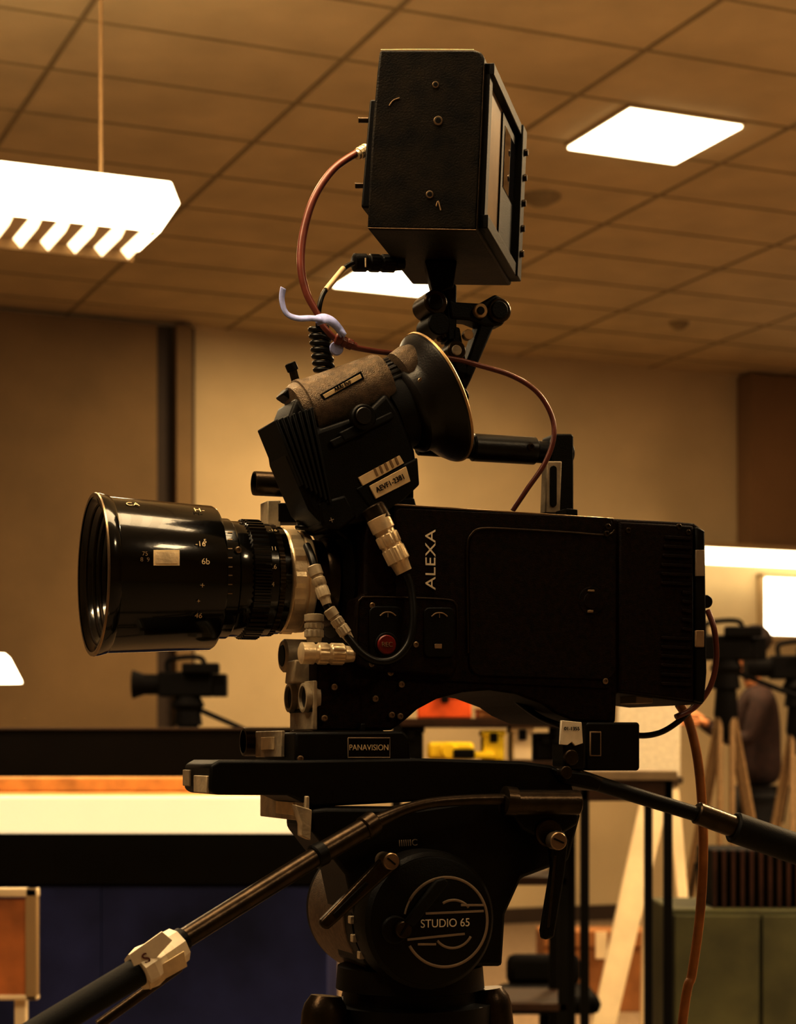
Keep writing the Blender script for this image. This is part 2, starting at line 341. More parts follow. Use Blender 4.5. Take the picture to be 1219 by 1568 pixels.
# ================================================================ LENS
LN=root('camera_lens',True)
lens_l('barrel_front',[(180,.045),(178,.062),(160,.070),(150,.0745),(144,.0800),(142.5,.0822),(143,.0845),(147,.0852),(160,.0835),(163,.0820),(318,.0770),(322,.0755),(323,.066)],M['lens'],LN,128)
lens_l('front_rim',[(141.5,.0810),(140.8,.083),(141.5,.0850),(144,.0856),(145,.083)],M['steel'],LN,128,caps=False)
lens_l('inner_baffle_a',[(150,.0748),(151,.0725),(153,.0725),(155,.0735)],M['gun'],LN,96,caps=False)
lens_l('inner_baffle_b',[(160,.0705),(161,.067),(164,.067),(166,.0685)],M['gun'],LN,96,caps=False)
lens_l('inner_baffle_c',[(168,.0665),(169,.063),(172,.063),(174,.064)],M['gun'],LN,96,caps=False)
lens_l('front_element',[(172,.002),(173,.020),(175,.036),(179,.050),(183,.058),(186,.058)],M['glass'],LN,96)
lens_l('barrel_mid',[(318,.066),(320,.0655),(322,.0645),(344,.0642),(347,.062),(366,.0618),(370,.060)],M['lens'],LN,96)
lens_l('focus_gear',[(366,.058),(367,.0645,.0018),(392,.0645,.0018),(393,.058)],M['lens'],LN,240,False)
lens_l('iris_barrel',[(392,.058),(393,.0615),(404,.061),(405,.0585),(424,.058),(427,.055),(430,.050)],M['lens'],LN,96)
lens_l('iris_gear',[(405,.058),(406,.0605,.0012),(414,.0605,.0012),(415,.058)],M['gun'],LN,200,False)
lens_l('lock_ring',[(426,.046),(427,.0545),(430,.056),(448,.056),(449,.054),(452,.054),(453,.056),(462,.0555),(465,.053),(467,.040)],M['silver'],LN,96)
lens_l('lock_ring_grips',[(430,.054),(431,.0578,.0025),(446,.0578,.0025),(447,.054)],M['silver'],LN,48,False)
lens_l('rear_mount',[(464,.040),(466,.046),(486,.045),(490,.048),(500,.050),(501,.03)],M['gun'],LN,96)
def lpt(u,v,r):
    y=YC-r*.95
    for _ in range(5):
        p=L(u,v,y); s=max(-.99,min(.99,(p.z-Z0)/r)); y=YC-r*math.sqrt(1-s*s)
    return Vector((p.x,y,Z0+s*r)),math.asin(s)
def patch(name,u0,v0,u1,v1,r,m,n=8):
    vs=[];fs=[]
    for i in range(n+1):
        v=v0+(v1-v0)*i/n; vs+= [lpt(u0,v,r)[0],lpt(u1,v,r)[0]]
    for i in range(n): fs.append([2*i,2*i+1,2*i+3,2*i+2])
    return mesh(name,vs,fs,m,LN)
def ltext(name,s,u,v,r,px,m,sx=1):
    o=text(name,s,u,v,0,px,m,LN,0,sx,.0002); p,a=lpt(u,v,r); o.location=p; o.rotation_euler=(math.pi/2-a,0,0)
patch('serial_tag',235,842,275,866,.0808,M['cream'])
patch('serial_tag_plate',238,845,272,863,.0811,M['silver'])
for i,(s,u,v,px) in enumerate((('CA',203,772,15),('H-',305,781,16),('-16',307,833,12),('6b',315,860,13),('5',314,829,10),('+',310,897,13),('+',304,921,10),('46',304,943,12),('75',222,848,9),('8  9',222,857,9))):
    ltext('engraving_%d'%i,s,u,v,.0800 if u>290 else .0822,px,M['cream'] if i<8 else M['tan'])
for i,(s,v) in enumerate((('8',797),('16',826),('11.3',842),('2.8',868),('4',890),('6',913),('9',935))):
    ltext('distance_number_%d'%i,s,399,v,.0622,11,M['cream'])
for i,(s,v) in enumerate((('-16',812),('-11',840),('5.6',868),('4',895))):
    ltext('iris_number_%d'%i,s,418,v,.0615,10,M['cream'])
for i,v in enumerate((815,826,840,854,868,881,895,909)):
    patch('iris_mark_%d'%i,349,v-1,356,v+1,.0650,M['tan'],2)
screws('barrel_screws',[(365,842)],.028,5,M['steel'],LN)

# ================================================================ lens control connectors and cable
LCb=root('lens_control_cable',True)
def con(name,a,b,r,m,parent,kn=.0008):
    return lathe(name,a,b,[(0,r*.7),(.03,r),(.25,r),(.27,r*.85),(.32,r*.85),(.34,r,kn),(.5,r,kn),(.52,r*.9),(.56,r*.9),(.58,r,kn),(.8,r,kn),(.83,r*.8),(1,r*.7)],m,parent,48)
con('connector_lower',L(459,1000,-.0),L(541,1002,-.0),.0115,M['silver'],LCb)
con('connector_upright',L(481,940,.02),L(481,984,.02),.0105,M['bracket'],LCb)
con('strain_relief_a',L(480,866,-.005),L(501,926,-.015),.0072,M['bracket'],LCb,.0004)
con('strain_relief_b',L(503,932,-.015),L(536,980,-.02),.0068,M['bracket'],LCb,.0004)
tube('cable_run',LP([(470,836,.02),(476,850,.005),(484,875,-.006),(500,926,-.015),(520,957,-.018),(536,980,-.022),(556,1002,-.028),(580,1013,-.03),(606,1008,-.03),(626,985,-.03),(633,950,-.028),(630,905,-.022),(622,880,-.02)]),.0042,M['cab'],LCb)

# ================================================================ VIEWFINDER
EV=root('camera_viewfinder',True)
prism('housing',[(455,606),(478,640),(490,656),(560,632),(592,600),(612,630),(636,690),(643,742),(620,764),(578,796),(504,812),(474,780),(440,700),(434,660)],.0,.07,M['black'],EV,.005,3)
prism('heat_sink_core',[(424,645),(458,625),(486,642),(506,760),(480,776),(456,736)],.005,.06,M['black'],EV,.003)
for i in range(7):
    f=i*9
    prism('heat_sink_fin_%d'%i,[(421+f,644-f*.35),(425+f,641-f*.35),(466+f*.8,742+f*.5),(462+f*.8,745+f*.5)],-.005,.062,M['rubber'],EV,.0008,1)
ca=L(450,634,.035); cb=L(590,584,.035)
lathe('leather_cover',ca,cb,[(0,.017),(.02,.028),(.06,.0305),(.12,.0315),(.94,.0315),(.98,.030),(1,.024)],M['leather'],EV,72)
lathe('cover_band',ca,cb,[(.10,.031),(.11,.0332),(.15,.0332),(.16,.031)],M['leather'],EV,72,caps=False)
prism('cover_label_border',[(490,604),(553,568),(558,580),(496,614)],.0035,.02,M['black'],EV,.0002,1)
prism('cover_label',[(494.5,604.5),(551.5,572.5),(554.5,578.5),(498,610)],.0030,.02,M['cream'],EV,.0002,1)
text('cover_label_text','ARRI EVF',525,591,.0027,8.5,M['black'],EV,28,.9)
disc('side_dial',558,638,-.012,.0,20,M['black'],EV)
disc('side_dial_cap',558,636,-.015,-.010,13,M['eyecup'],EV)
prism('side_switch',[(520,662),(545,650),(552,664),(528,676)],-.006,.0,M['rubber'],EV,.0015)
prism('side_ridge',[(505,675),(600,630),(604,640),(512,685)],-.005,.0,M['rubber'],EV,.0015)
def AX(u,v,y=.045): return L(u-14,v,y)
lathe('knurled_diopter',AX(588,602),AX(640,580),[(0,.020),(.05,.028),(.2,.029),(.25,.0275),(.3,.0305,.0013),(.9,.0305,.0013),(.92,.028),(1,.026)],M['eyecup'],EV,120,smooth=True)
lathe('eyepiece_tube',AX(600,640),AX(650,617),[(0,.030),(.1,.040),(.5,.042),(.7,.040),(1,.044)],M['rubber'],EV,72)
lathe('eyecup_bell',AX(628,632),AX(681,609),[(0,.036),(.12,.046),(.2,.049),(.4,.050),(.55,.055),(.75,.066),(.92,.0725),(1,.073),(.97,.070),(.75,.060),(.6,.045),(.6,.02)],M['eyecup'],EV,96)
lathe('eyecup_lit_rim',AX(628,632),AX(681,609),[(.97,.0722),(.97,.0738),(1.02,.0744),(1.05,.0732),(1.03,.070)],M['brass'],EV,96,caps=False)  # brass tone stands for light caught on the rubber cup's edge
lathe('eyecup_neck',AX(622,572,.03),AX(660,548,.03),[(0,.014),(.1,.022),(.5,.023),(.8,.020),(1,.013)],M['leather'],EV,48)
disc('neck_screw',645,583,.0,.03,5,M['steel'],EV)
prism('strip_label',[(549,731),(612,697),(619,709),(556,744)],-.002,.001,M['cream'],EV,.0003,1)
for i in range(5):
    u=572+i*8; v=718-i*4.3
    prism('strip_bar_%d'%i,[(u,v),(u+3,v-1.6),(u+8,v+10),(u+5,v+11.6)],-.0026,-.0018,M['tan'],EV,.0001,1)
prism('id_label',[(566,744),(622,714),(629,737),(576,764)],-.004,-.0015,M['cream'],EV,.0004,1)
text('id_label_text','AEVF1-2381',598,740,-.0043,11.5,M['black'],EV,28,.9)
prism('label_bracket',[(545,748),(640,700),(643,742),(620,764),(578,794)],-.0015,.01,M['black'],EV,.002)
con('lower_connector',L(577,790,-.008),L(619,876,-.012),.0125,M['silver'],EV,.0012)
cyl('connector_base',L(570,776,-.005),L(583,800,-.008),.013,M['gun'],EV)
prism('lower_block',[(487,770),(530,757),(548,792),(520,812),(494,806)],-.002,.05,M['black'],EV,.003)
text('lower_block_mark','+',508,797,-.003,16,M['grey'],EV,20)
cyl('focus_pin',L(447,562,.05),L(455,592,.05),.0045,M['gun'],EV,16)
cyl('focus_pin_knob',L(444,556,.05),L(449,568,.05),.0062,M['black'],EV,16)
prism('top_lug',[(433,603),(444,590),(462,600),(470,610),(446,612)],.03,.06,M['black'],EV,.002)
prism('swivel_arm',[(492,770),(560,780),(600,800),(604,840),(560,850),(515,815)],.04,.12,M['black'],EV,.003)

# ================================================================ MONITOR
MN=root('camera_monitor')
tn=1.98
near=[(581,76),(728,76),(737,79),(742,88),(742,100),(737,215),(731,353),(562,351),(568,220),(577,110)]
BR=W(731,353,tn); vec=W(783,438,2.2)-BR; up=W(742,86,tn)-BR
nrm=vec.cross(up); nrm.normalize(); nrm = nrm if nrm.x>0 else -nrm
extr('case',[W(u,v,tn) for u,v in near],vec,M['mon'],MN,.003,3)
def sl(name,s0,s1,w0,w1,d0,d1,m,bv=.001): return obox(name,BR,vec,up,nrm,(s0,s1,w0,w1,d0,d1),m,MN,bv)
sl('bezel_near',.02,.10,.02,.97,-.002,.006,M['black'])
sl('bezel_far',.86,.98,.02,.97,-.002,.012,M['black'])
sl('bezel_top',.02,.98,.90,.97,-.002,.010,M['black'])
sl('bezel_bottom',.02,.98,.02,.10,-.002,.010,M['black'])
sl('screen',.10,.86,.10,.90,-.001,.002,M['screen'])
sl('screen_dark_part',.46,.86,.12,.88,.002,.004,M['black'])  # black slab limits the painted reflection to the near strip
sl('screen_inner_glass',.52,.82,.45,.82,.004,.0048,M['glass'])
for i in range(5):
    p=BR+vec*.93+up*(.18+i*.16)+nrm*.012; cyl('bezel_button_%d'%i,p,p+nrm*.004,.004,M['gun'],MN,16)
extr('battery_plate',[W(u,v,2.03) for u,v in ((566,152),(576,152),(568,318),(553,318),(553,312))],vec*.7,M['black'],MN,.002)
for i,(u,v) in enumerate(((556,184),(551,284))):
    p=W(u,v,2.05); cyl('plate_screw_%d'%i,p+X_*.006,p-X_*.005,.0032,M['gun'],MN,12)
for i,(u,v,r) in enumerate(((667,130,.0035),(671,185,.0048),(658,298,.004))):
    p=W(u,v,tn); cyl('side_screw_%d'%i,p+Y_*.002,p-Y_*.0015,r,M['steel'],MN,20); cyl('side_screw_hole_%d'%i,p,p-Y_*.0018,r*.65,M['black'],MN,12)
for i,pp in enumerate((((596,162),(602,154),(612,150)),((668,316),(671,308),(675,322)))):
    tube('scratch_%d'%i,[W(u,v,tn-.0003) for u,v in pp],.0007,M['tan'],MN,4)
tube('edge_highlight_top',[W(u,v,tn-.0002) for u,v in ((583,76.5),(650,76),(726,76.5))],.0006,M['cream'],MN,4)  # cream line painted as the highlight along the top edge
tube('edge_line_bottom',[W(u,v,tn-.0002) for u,v in ((563,349),(640,350.5),(729,352))],.0005,M['tan'],MN,4)  # thin tan line along the bottom edge
tube('edge_line_side',[W(u,v,tn-.0004) for u,v in ((730,352),(736.5,215),(741.5,100))],.0006,M['gun'],MN,4)  # thin gunmetal line along the right edge
pm=BR+vec*.5-X_*.06
extr('mount_foot',[Vector((pm.x-.018,pm.y,pm.z)),Vector((pm.x+.018,pm.y,pm.z)),Vector((pm.x+.014,pm.y,pm.z-.03)),Vector((pm.x-.008,pm.y,pm.z-.040))],(0,.04,0),M['black'],MN,.002)
con('power_plug',W(540,402,2.08),W(618,404,2.1),.010,M['black'],MN,.0005)
tube('plug_band',[W(560,395,2.07),W(560,409,2.07)],.001,M['silver'],MN,3)

# ================================================================ MONITOR ARM
AR=root('monitor_support_arm',True)
y=.085
disc('upper_knob',668,462,y-.02,y+.02,19,M['gun'],AR); disc('upper_knob_core',668,462,y-.022,y+.0,12,M['black'],AR)
disc('lower_knob',673,495,y-.02,y+.02,18,M['black'],AR)
lathe('knurled_collar',L(665,478,y),L(686,520,y),[(0,.008),(.05,.0115,.001),(.9,.0115,.001),(1,.008)],M['gun'],AR,48)
prism('post',[(683,430),(700,436),(700,520),(686,522)],y-.012,y+.012,M['black'],AR,.002)
prism('link_plate',[(686,455),(700,462),(735,464),(760,450),(778,460),(782,480),(770,498),(745,500),(720,490),(690,488)],y-.014,y+.012,M['black'],AR,.003)
disc('pivot_bolt',737,475,y-.02,y-.01,11,M['brass'],AR); disc('pivot_bolt_core',737,475,y-.022,y-.018,6,M['black'],AR)
disc('end_clamp',766,474,y-.018,y+.018,19,M['gun'],AR); disc('end_clamp_core',766,474,y-.020,y+.0,14,M['black'],AR)
prism('lower_arm',[(738,488),(760,494),(722,582),(712,602),(700,596)],y-.012,y+.012,M['black'],AR,.003)
prism('lower_link',[(692,500),(705,500),(712,540),(722,580),(705,585),(690,545)],y-.012,y+.012,M['black'],AR,.003)
disc('ball_joint',700,536,y-.024,y+.01,15,M['gun'],AR); disc('ball_joint_core',700,536,y-.026,y-.02,8,M['bracket'],AR)
disc('joint_bolt',718,512,y-.018,y-.01,8,M['brass'],AR)
disc('foot_joint',706,606,y-.016,y+.016,14,M['black'],AR)
prism('foot_post',[(697,600),(716,600),(716,672),(699,672)],y-.01,y+.012,M['black'],AR,.002)

# ================================================================ CABLES
MC=root('monitor_cable',True)
tube('jacket',LP([(560,230,.09),(540,238,.085),(508,262,.075),(480,305,.065),(464,360,.06),(461,410,.055),(470,450,.05),(486,480,.045),(497,502,.04),(525,526,.04),(570,537,.05),(625,543,.06),(690,549,.062),(735,560,.06),(785,576,.06),(822,600,.055),(844,635,.05),(848,670,.045),(834,710,.045),(808,748,.05),(785,782,.055)]),.0034,M['redcab'],MC,radii=[1.2,1.2,1.2,1.2,1.3,1.3,1.2,1.1,1,1,.9,.85,.85,.85,.85,.85,.85,.85,.85,.85,.85])
con('monitor_plug',L(561,229,.09),L(546,238,.085),.007,M['silver'],MC,.0003)
con('splice_boot',L(513,518,.035),L(545,531,.035),.0058,M['redcab'],MC,.0003)
PC=root('monitor_power_cable',True)
tube('jacket',LP([(541,403,.075),(528,410,.07),(512,428,.06),(496,448,.05),(489,470,.045),(487,500,.05)]),.0028,M['cab'],PC)
tube('jacket_highlight',LP([(526,411,.069),(512,428,.059),(499,444,.05)]),.0031,M['cream'],PC)  # cream sleeve painted as the highlight on the black cable
CC=root('coiled_cable',True)
pts=[]; a0=L(488,500,.06); a1=L(497,572,.06)
for i in range(150):
    f=i/149; an=f*7*2*math.pi; c=a0.lerp(a1,f); pts.append(c+Vector((math.cos(an)*.009,math.sin(an)*.009,0)))
tube('upper_coil',pts,.0032,M['cab'],CC,smooth=False)
pts=[]; a0=L(474,778,.06); a1=L(468,812,.06)
for i in range(80):
    f=i/79; an=f*4*2*math.pi; c=a0.lerp(a1,f); pts.append(c+Vector((math.cos(an)*.009,math.sin(an)*.009,0)))
tube('lower_coil',pts,.0032,M['cab'],CC,smooth=False)
tube('hidden_run',LP([(497,572,.06),(500,620,.10),(490,700,.10),(474,778,.06)]),.0032,M['cab'],CC)
SP=root('cable_strap',True)
def ribbon(name,pts,w,m,parent):
    P,_=cr(pts,8); vs=[];fs=[]
    for i,p in enumerate(P):
        T=(P[min(i+1,len(P)-1)]-P[max(i-1,0)]).normalized(); s=T.cross(Y_).normalized()*w*.5+Vector((0,.3*w,0))
        vs+=[p+s,p-s]
    for i in range(len(P)-1): fs.append([2*i,2*i+1,2*i+3,2*i+2])
    o=mesh(name,vs,fs,m,parent); so=o.modifiers.new('s','SOLIDIFY'); so.thickness=.0012; return o
ribbon('strap_band',LP([(433,441,.03),(431,460,.028),(438,480,.026),(455,488,.025),(478,488,.025),(500,492,.025),(522,508,.028),(528,514,.03)]),.0065,M['strap'],SP)
ribbon('strap_wrap',LP([(482,492,.03),(497,487,.022),(512,494,.022),(526,512,.03)]),.011,M['strap'],SP)
o_=L(516,533,.035); cyl('strap_tab',o_,o_+Vector((0,.004,0)),.0075,M['strap'],SP,24)
RC=root('rear_power_cable',True)
tube('red_run',LP([(1084,935,.05),(1094,965,.04),(1097,1010,.04),(1088,1050,.04),(1065,1082,.045),(1035,1098,.045)]),.0034,M['redcab'],RC)
tube('black_run',LP([(1064,1080,.05),(1040,1104,.05),(1010,1122,.05),(975,1126,.045),(930,1114,.04)]),.0034,M['cab'],RC)
tube('under_run',LP([(775,1058,.06),(800,1080,.05),(830,1100,.03),(860,1112,.0),(876,1125,-.015)]),.0034,M['cab'],RC)
OC=root('orange_power_cable',True)
ol=[(1040,1078,.06),(1055,1105,.06),(1068,1160,.05),(1075,1230,.04),(1077,1310,.03),(1072,1400,.03),(1060,1490,.03),(1045,1568,.03)]
pp=LP(ol); l=pp[-1]; pp+=[Vector((l.x-.03,.05,.7)),Vector((l.x-.04,.08,.3)),Vector((l.x-.02,.1,.04)),Vector((l.x+.06,.12,.008)),Vector((l.x+.4,.3,.008))]
tube('jacket',pp,.0055,M['orangecab'],OC)

# ================================================================ TRIPOD + FLUID HEAD
TR=root('camera_tripod',True)
prism('quick_release_front',[(468,1219),(474,1219),(474,1258),(468,1258)],-.03,.14,M['bracket'],TR,.001,yr=-.03)
prism('quick_release_hook',[(452,1232),(478,1240),(476,1287),(462,1280),(462,1262)],-.034,-.018,M['bracket'],TR,.001)
prism('quick_release_tag',rect(466.5,1230,468.5,1250),.01,.075,M['cream'],TR,.0003,1,yr=-.03)
prism('head_block',[(476,1240),(500,1237),(640,1238),(790,1216),(884,1214),(890,1250),(872,1318),(800,1345),(775,1400),(770,1480),(560,1480),(530,1340),(476,1270)],-.03,.06,M['black'],TR,.004)
p=L(662,1410,-.07)
lathe('tilt_drum',(p.x-.001,-.07,p.z),(p.x-.001,.14,p.z),[(0,.066),(.02,.0705),(.06,.0725),(.16,.0725),(.17,.064),(.22,.064),(.23,.070),(.98,.070),(1,.066)],M['black'],TR,96)
lathe('drum_lit_side',(p.x-.001,-.07,p.z),(p.x-.001,.14,p.z),[(.34,.069),(.35,.0712),(.93,.0712),(.94,.069)],M['leather'],TR,96,caps=False)  # paler sleeve puts the light on the drum's side into its colour
def ring(name,u,v,y,rpx,wpx,m,a0=0,a1=360,n=72):
    c=L(u,v,y); vs=[];fs=[]
    for i in range(n+1):
        a=math.radians(a0+(a1-a0)*i/n)
        for rr in (rpx-wpx/2,rpx+wpx/2): vs.append((c.x+rr*1.93/F*math.cos(a),y,c.z+rr*1.93/F*math.sin(a)))
    for i in range(n): fs.append([2*i,2*i+1,2*i+3,2*i+2])
    o=mesh(name,vs,fs,m,TR); s=o.modifiers.new('s','SOLIDIFY'); s.thickness=.0006; return o
yd=-.0712
lathe('dial_face',(p.x,-.0708,p.z),(p.x,-.06,p.z),[(0,.064),(.1,.066),(1,.066)],M['black'],TR,96)
ring('dial_circle',683,1412,yd,69,4.5,M['grey'],-150,150)
ring('dial_circle_rest',683,1412,yd,69,3,M['grey'],150,168)
def bar(name,u0,v0,u1,v1,w,m,y=yd):
    d=Vector((u1-u0,v1-v0)).normalized(); nx,ny=-d.y*w/2,d.x*w/2
    prism(name,[(u0+nx,v0+ny),(u1+nx,v1+ny),(u1-nx,v1-ny),(u0-nx,v0-ny)],y-.0006,y+.0008,m,TR,.0001,1)
text('dial_lettering','STUDIO 65',682,1414,yd-.0004,17.5,M['white'],TR,0,.93)
bar('dial_line_a',652,1399,741,1395,3.5,M['grey']); bar('dial_line_b',640,1408,641,1390,3,M['grey'])
bar('dial_line_c',624,1439,712,1430,3.5,M['grey'])
ring('dial_wave_top',694,1412,yd,34,4,M['grey'],40,120,24); bar('dial_line_d',706,1386,741,1386,3.5,M['grey'])
ring('dial_wave_bottom',694,1418,yd,34,4,M['grey'],-140,-30,24); bar('dial_line_e',640,1446,668,1446,3.5,M['grey'])
disc('dial_bolt',619,1424,-.082,-.068,13,M['gun'],TR); bar('dial_bolt_slot',614,1432,624,1416,3,M['black'],-.0825)
disc('dial_boss',606,1424,-.076,-.05,22,M['black'],TR)
prism('dial_lever',[(620,1412),(668,1348),(682,1344),(688,1352),(678,1366),(634,1420)],-.085,-.078,M['rubber'],TR,.002)
prism('drag_lever',[(490,1412),(588,1312),(600,1306),(612,1312),(613,1326),(604,1334),(504,1424),(494,1422)],-.09,-.078,M['gun'],TR,.003)
prism('drag_lever_slot',[(510,1400),(560,1350),(566,1354),(516,1408)],-.0915,-.088,M['black'],TR,.001)
disc('drag_lever_bolt',600,1319,-.098,-.07,13,M['steel'],TR); bar('drag_bolt_slot',594,1314,606,1324,2.5,M['black'],-.0985)
cyl('drag_shaft',L(600,1319,-.08),L(600,1319,-.02),.008,M['gun'],TR)
for i in range(5):
    a=math.radians(150+i*15); cc=Vector((p.x+.0735*math.cos(a),-.03,p.z+.0735*math.sin(a)))
    obox('index_tab_%d'%i,cc,X_,Y_,Z_,(-.003,.003,-.004,.004,-.004,.004),M['bracket'],TR,.0008)
disc('tilt_lever_boss',842,1275,-.06,-.02,22,M['gun'],TR)
prism('tilt_lever',[(843,1285),(852,1270),(866,1274),(872,1288),(866,1340),(850,1436),(834,1440),(832,1426),(848,1330)],-.075,-.062,M['black'],TR,.003)
prism('tilt_lever_edge',[(849,1310),(853,1310),(842,1420),(838,1420)],-.0765,-.074,M['gun'],TR,.0006)
disc('tilt_lever_bolt',856,1288,-.084,-.07,14,M['steel'],TR); bar('tilt_bolt_slot',849,1284,864,1291,2.5,M['black'],-.0845)
text('head_strip_marking','IIIIIIC',625,1291,-.0306,14,M['grey'],TR,2)
cyl('handle_clamp',L(774,1229,-.06),L(886,1229,-.06),.0135,M['gun'],TR)
lathe('clamp_collar',L(770,1226,-.06),L(790,1228,-.06),[(0,.012),(.1,.0155),(.9,.0155),(1,.012)],M['gun'],TR)
prism('clamp_bracket',[(780,1240),(888,1234),(886,1262),(840,1290),(800,1270)],-.055,-.02,M['black'],TR,.003)
disc('clamp_knob',868,1183,-.04,.0,10,M['gun'],TR)
prism('clamp_upper',[(845,1176),(905,1184),(925,1196),(918,1212),(860,1200)],-.03,.02,M['black'],TR,.003)
c=L(612,1500,.03); cx,cz=c.x,c.z
lathe('pan_base',(cx+.012,.03,cz+.02),(cx+.012,.03,cz-.075),[(0,.05),(.05,.078),(.3,.08),(.32,.072),(.45,.072),(.47,.088),(.7,.088),(1,.085)],M['black'],TR,72)
lathe('bowl',(cx,.03,cz-.07),(cx,.03,cz-.17),[(0,.09),(.1,.095),(.5,.085),(.8,.05),(1,.03)],M['black'],TR,72)
for i,(an) in enumerate((196,-15,95)):
    a=math.radians(an); d=Vector((math.cos(a),math.sin(a),0)); s=Vector((-math.sin(a),math.cos(a),0))
    h0=Vector((cx,.03,cz-.045))+d*.095; 
    lathe('leg_head_%d'%i,h0+Z_*.035+d*.0,h0-Z_*.06+d*.01,[(0,.016),(.1,.022),(.2,.024),(.5,.024),(.52,.028),(.9,.03),(1,.026)],M['gun'],TR,32)
    cyl('leg_bolt_%d'%i,h0-s*.035-Z_*.01,h0+s*.035-Z_*.01,.009,M['steel'],TR,20)
    foot=Vector((cx,.03,0))+d*.52; foot.z=.02
    for k,sg in enumerate((-1,1)):
        p1=h0-Z_*.05+s*.022*sg; p2=h0.lerp(foot,.55)+s*.022*sg
        cyl('leg_tube_%d_%d'%(i,k),p1,p2,.013,M['gun'],TR,20)
    cyl('leg_lower_%d'%i,h0.lerp(foot,.4),foot,.013,M['black'],TR,20)
    obox('leg_clamp_%d'%i,h0.lerp(foot,.55),d,s,Z_,(-.02,.02,-.04,.04,-.025,.025),M['black'],TR,.004)
    lathe('leg_foot_%d'%i,(foot.x,foot.y,0),(foot.x,foot.y,.05),[(0,.03),(.3,.03),(.6,.02),(1,.014)],M['rubber'],TR,24)
tube('pan_bar_bend',LP([(780,1224,-.06),(720,1225,-.065),(665,1229,-.07),(625,1238,-.078),(595,1250,-.085),(565,1264,-.09)]),.0058,M['gun'],TR,radii=[1.1,1,.95,1,1.2,1.5])
def seg(name,a,b,r,m,c=None): return cyl(name,L(*a),L(*b),r,m,TR,32,c)
seg('pan_bar_collar',(574,1258,-.088),(556,1270,-.092),.0125,M['gun'])
seg('pan_bar_upper',(562,1266,-.09),(488,1309,-.105),.0108,M['gun'])
seg('pan_bar_collar_b',(496,1305,-.103),(480,1313,-.107),.0122,M['black'])
seg('pan_bar_mid',(488,1309,-.105),(276,1441,-.16),.0098,M['gun'])
seg('pan_bar_joint',(282,1436,-.158),(264,1449,-.163),.0115,M['black'])
t0=L(274,1446,-.162); t1=L(210,1490,-.178)
lathe('pan_bar_tape',t0,t1,[(0,.012),(.02,.0175),(.3,.019),(.5,.018),(.8,.021),(.98,.019),(1,.012)],M['white'],TR,9,ang=10)
prism('tape_flap',[(198,1462),(248,1426),(264,1440),(240,1466),(205,1480)],-.192,-.190,M['white'],TR,.0004,1)
prism('tape_flap_lower',[(226,1490),(282,1456),(287,1480),(248,1502),(230,1516)],-.190,-.188,M['cream'],TR,.0004,1)
text('tape_scribble','S',224,1468,-.1928,20,M['redcab'],TR,30)
seg('pan_bar_grip',(216,1485,-.176),(10,1610,-.225),.0135,M['rubber'])
seg('pan_bar_lower',(275,1480,-.15),(150,1570,-.15),.005,M['gun'])
seg('rear_bar_root',(868,1184,-.02),(925,1203,-.02),.0085,M['gun'])
seg('rear_bar_thin',(915,1200,-.02),(1078,1250,-.03),.0085,M['black'])
seg('rear_bar_mid',(1066,1244,-.03),(1130,1268,-.034),.0125,M['gun'])
seg('rear_bar_grip',(1122,1266,-.034),(1330,1338,-.045),.0175,M['rubber'])

# ================================================================ BACKGROUND FURNITURE
m_blk=mat('black_laminate',(.005,.0032,.002),.7,0,8,.2,spec=.12)
m_blue=mat('blue_laminate',(.028,.036,.13),.6,0,4,.5,spec=.2)
m_edge=mat('cream_edge_glow',(.80,.70,.48),.6,0,3,.1,emis=.75,ecol=(1,.86,.56))  # weak emission stands in for bright light on a cream edge
m_wood=mat('orange_oak',(.70,.40,.15),.5,0,12,.3)  # even orange oak colour
m_orange=mat('orange_print',(.50,.20,.06),.6,0,6,.5)
m_creamp=mat('cream_paint',(.85,.74,.54),.6,0,6,.12)
m_yel=mat('yellow_plastic',(.98,.70,.03),.5,0,10,.2)
m_red=mat('orange_red_plastic',(.80,.15,.03),.5,0,10,.3)
m_card=mat('cardboard',(.34,.16,.055),.85,0,8,.25)
m_green=mat('olive_panel',(.085,.085,.035),.7,0,6,.3)
m_ply=mat('dark_tabletop',(.05,.026,.013),.5,0,9,.3,spec=.2)
m_rib=mat('dark_rib',(.045,.018,.009),.6,0,9,.3,spec=.2)
m_ttop=mat('grey_tabletop',(.22,.17,.11),.6,0,9,.2)
t=5.0
WB=root('workbench')
def wx(u,t): return (u-CX)*t/F
def wz(v,t): return EYE+(HZ-v)*t/F
yb=t-D; xl,xr=wx(-250,t),wx(500,t)
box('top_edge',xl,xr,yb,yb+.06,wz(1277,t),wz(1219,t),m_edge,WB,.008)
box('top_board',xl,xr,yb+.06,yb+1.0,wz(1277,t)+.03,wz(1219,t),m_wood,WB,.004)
box('back_ledge',xl,xr,yb+.50,yb+.65,wz(1219,t),wz(1190,t+.5),m_wood,WB,.006)
box('apron',xl,xr,yb+.03,yb+.95,wz(1356,t),wz(1277,t),m_blk,WB,.004)
box('blue_front_left',xl,wx(150,t),yb+.05,yb+.95,.08,wz(1356,t)-.004,m_blue,WB,.002)
box('blue_front_right',wx(150.6,t),xr,yb+.05,yb+.95,.08,wz(1356,t)-.004,m_blue,WB,.002)
box('plinth',xl+.05,xr-.05,yb+.1,yb+.9,0,.08,m_blk,WB,.004)
DS=root('desk_divider')
t2=6.06
box('divider_panel',wx(-200,t2),wx(505,t2),t2-D,t2-D+.05,.02,wz(1118,t2),m_blk,DS,.01)
box('divider_cap',wx(-200,t2),wx(505,t2),t2-D-.01,t2-D+.06,wz(1118,t2),wz(1114,t2),m_frdark,DS,.003)
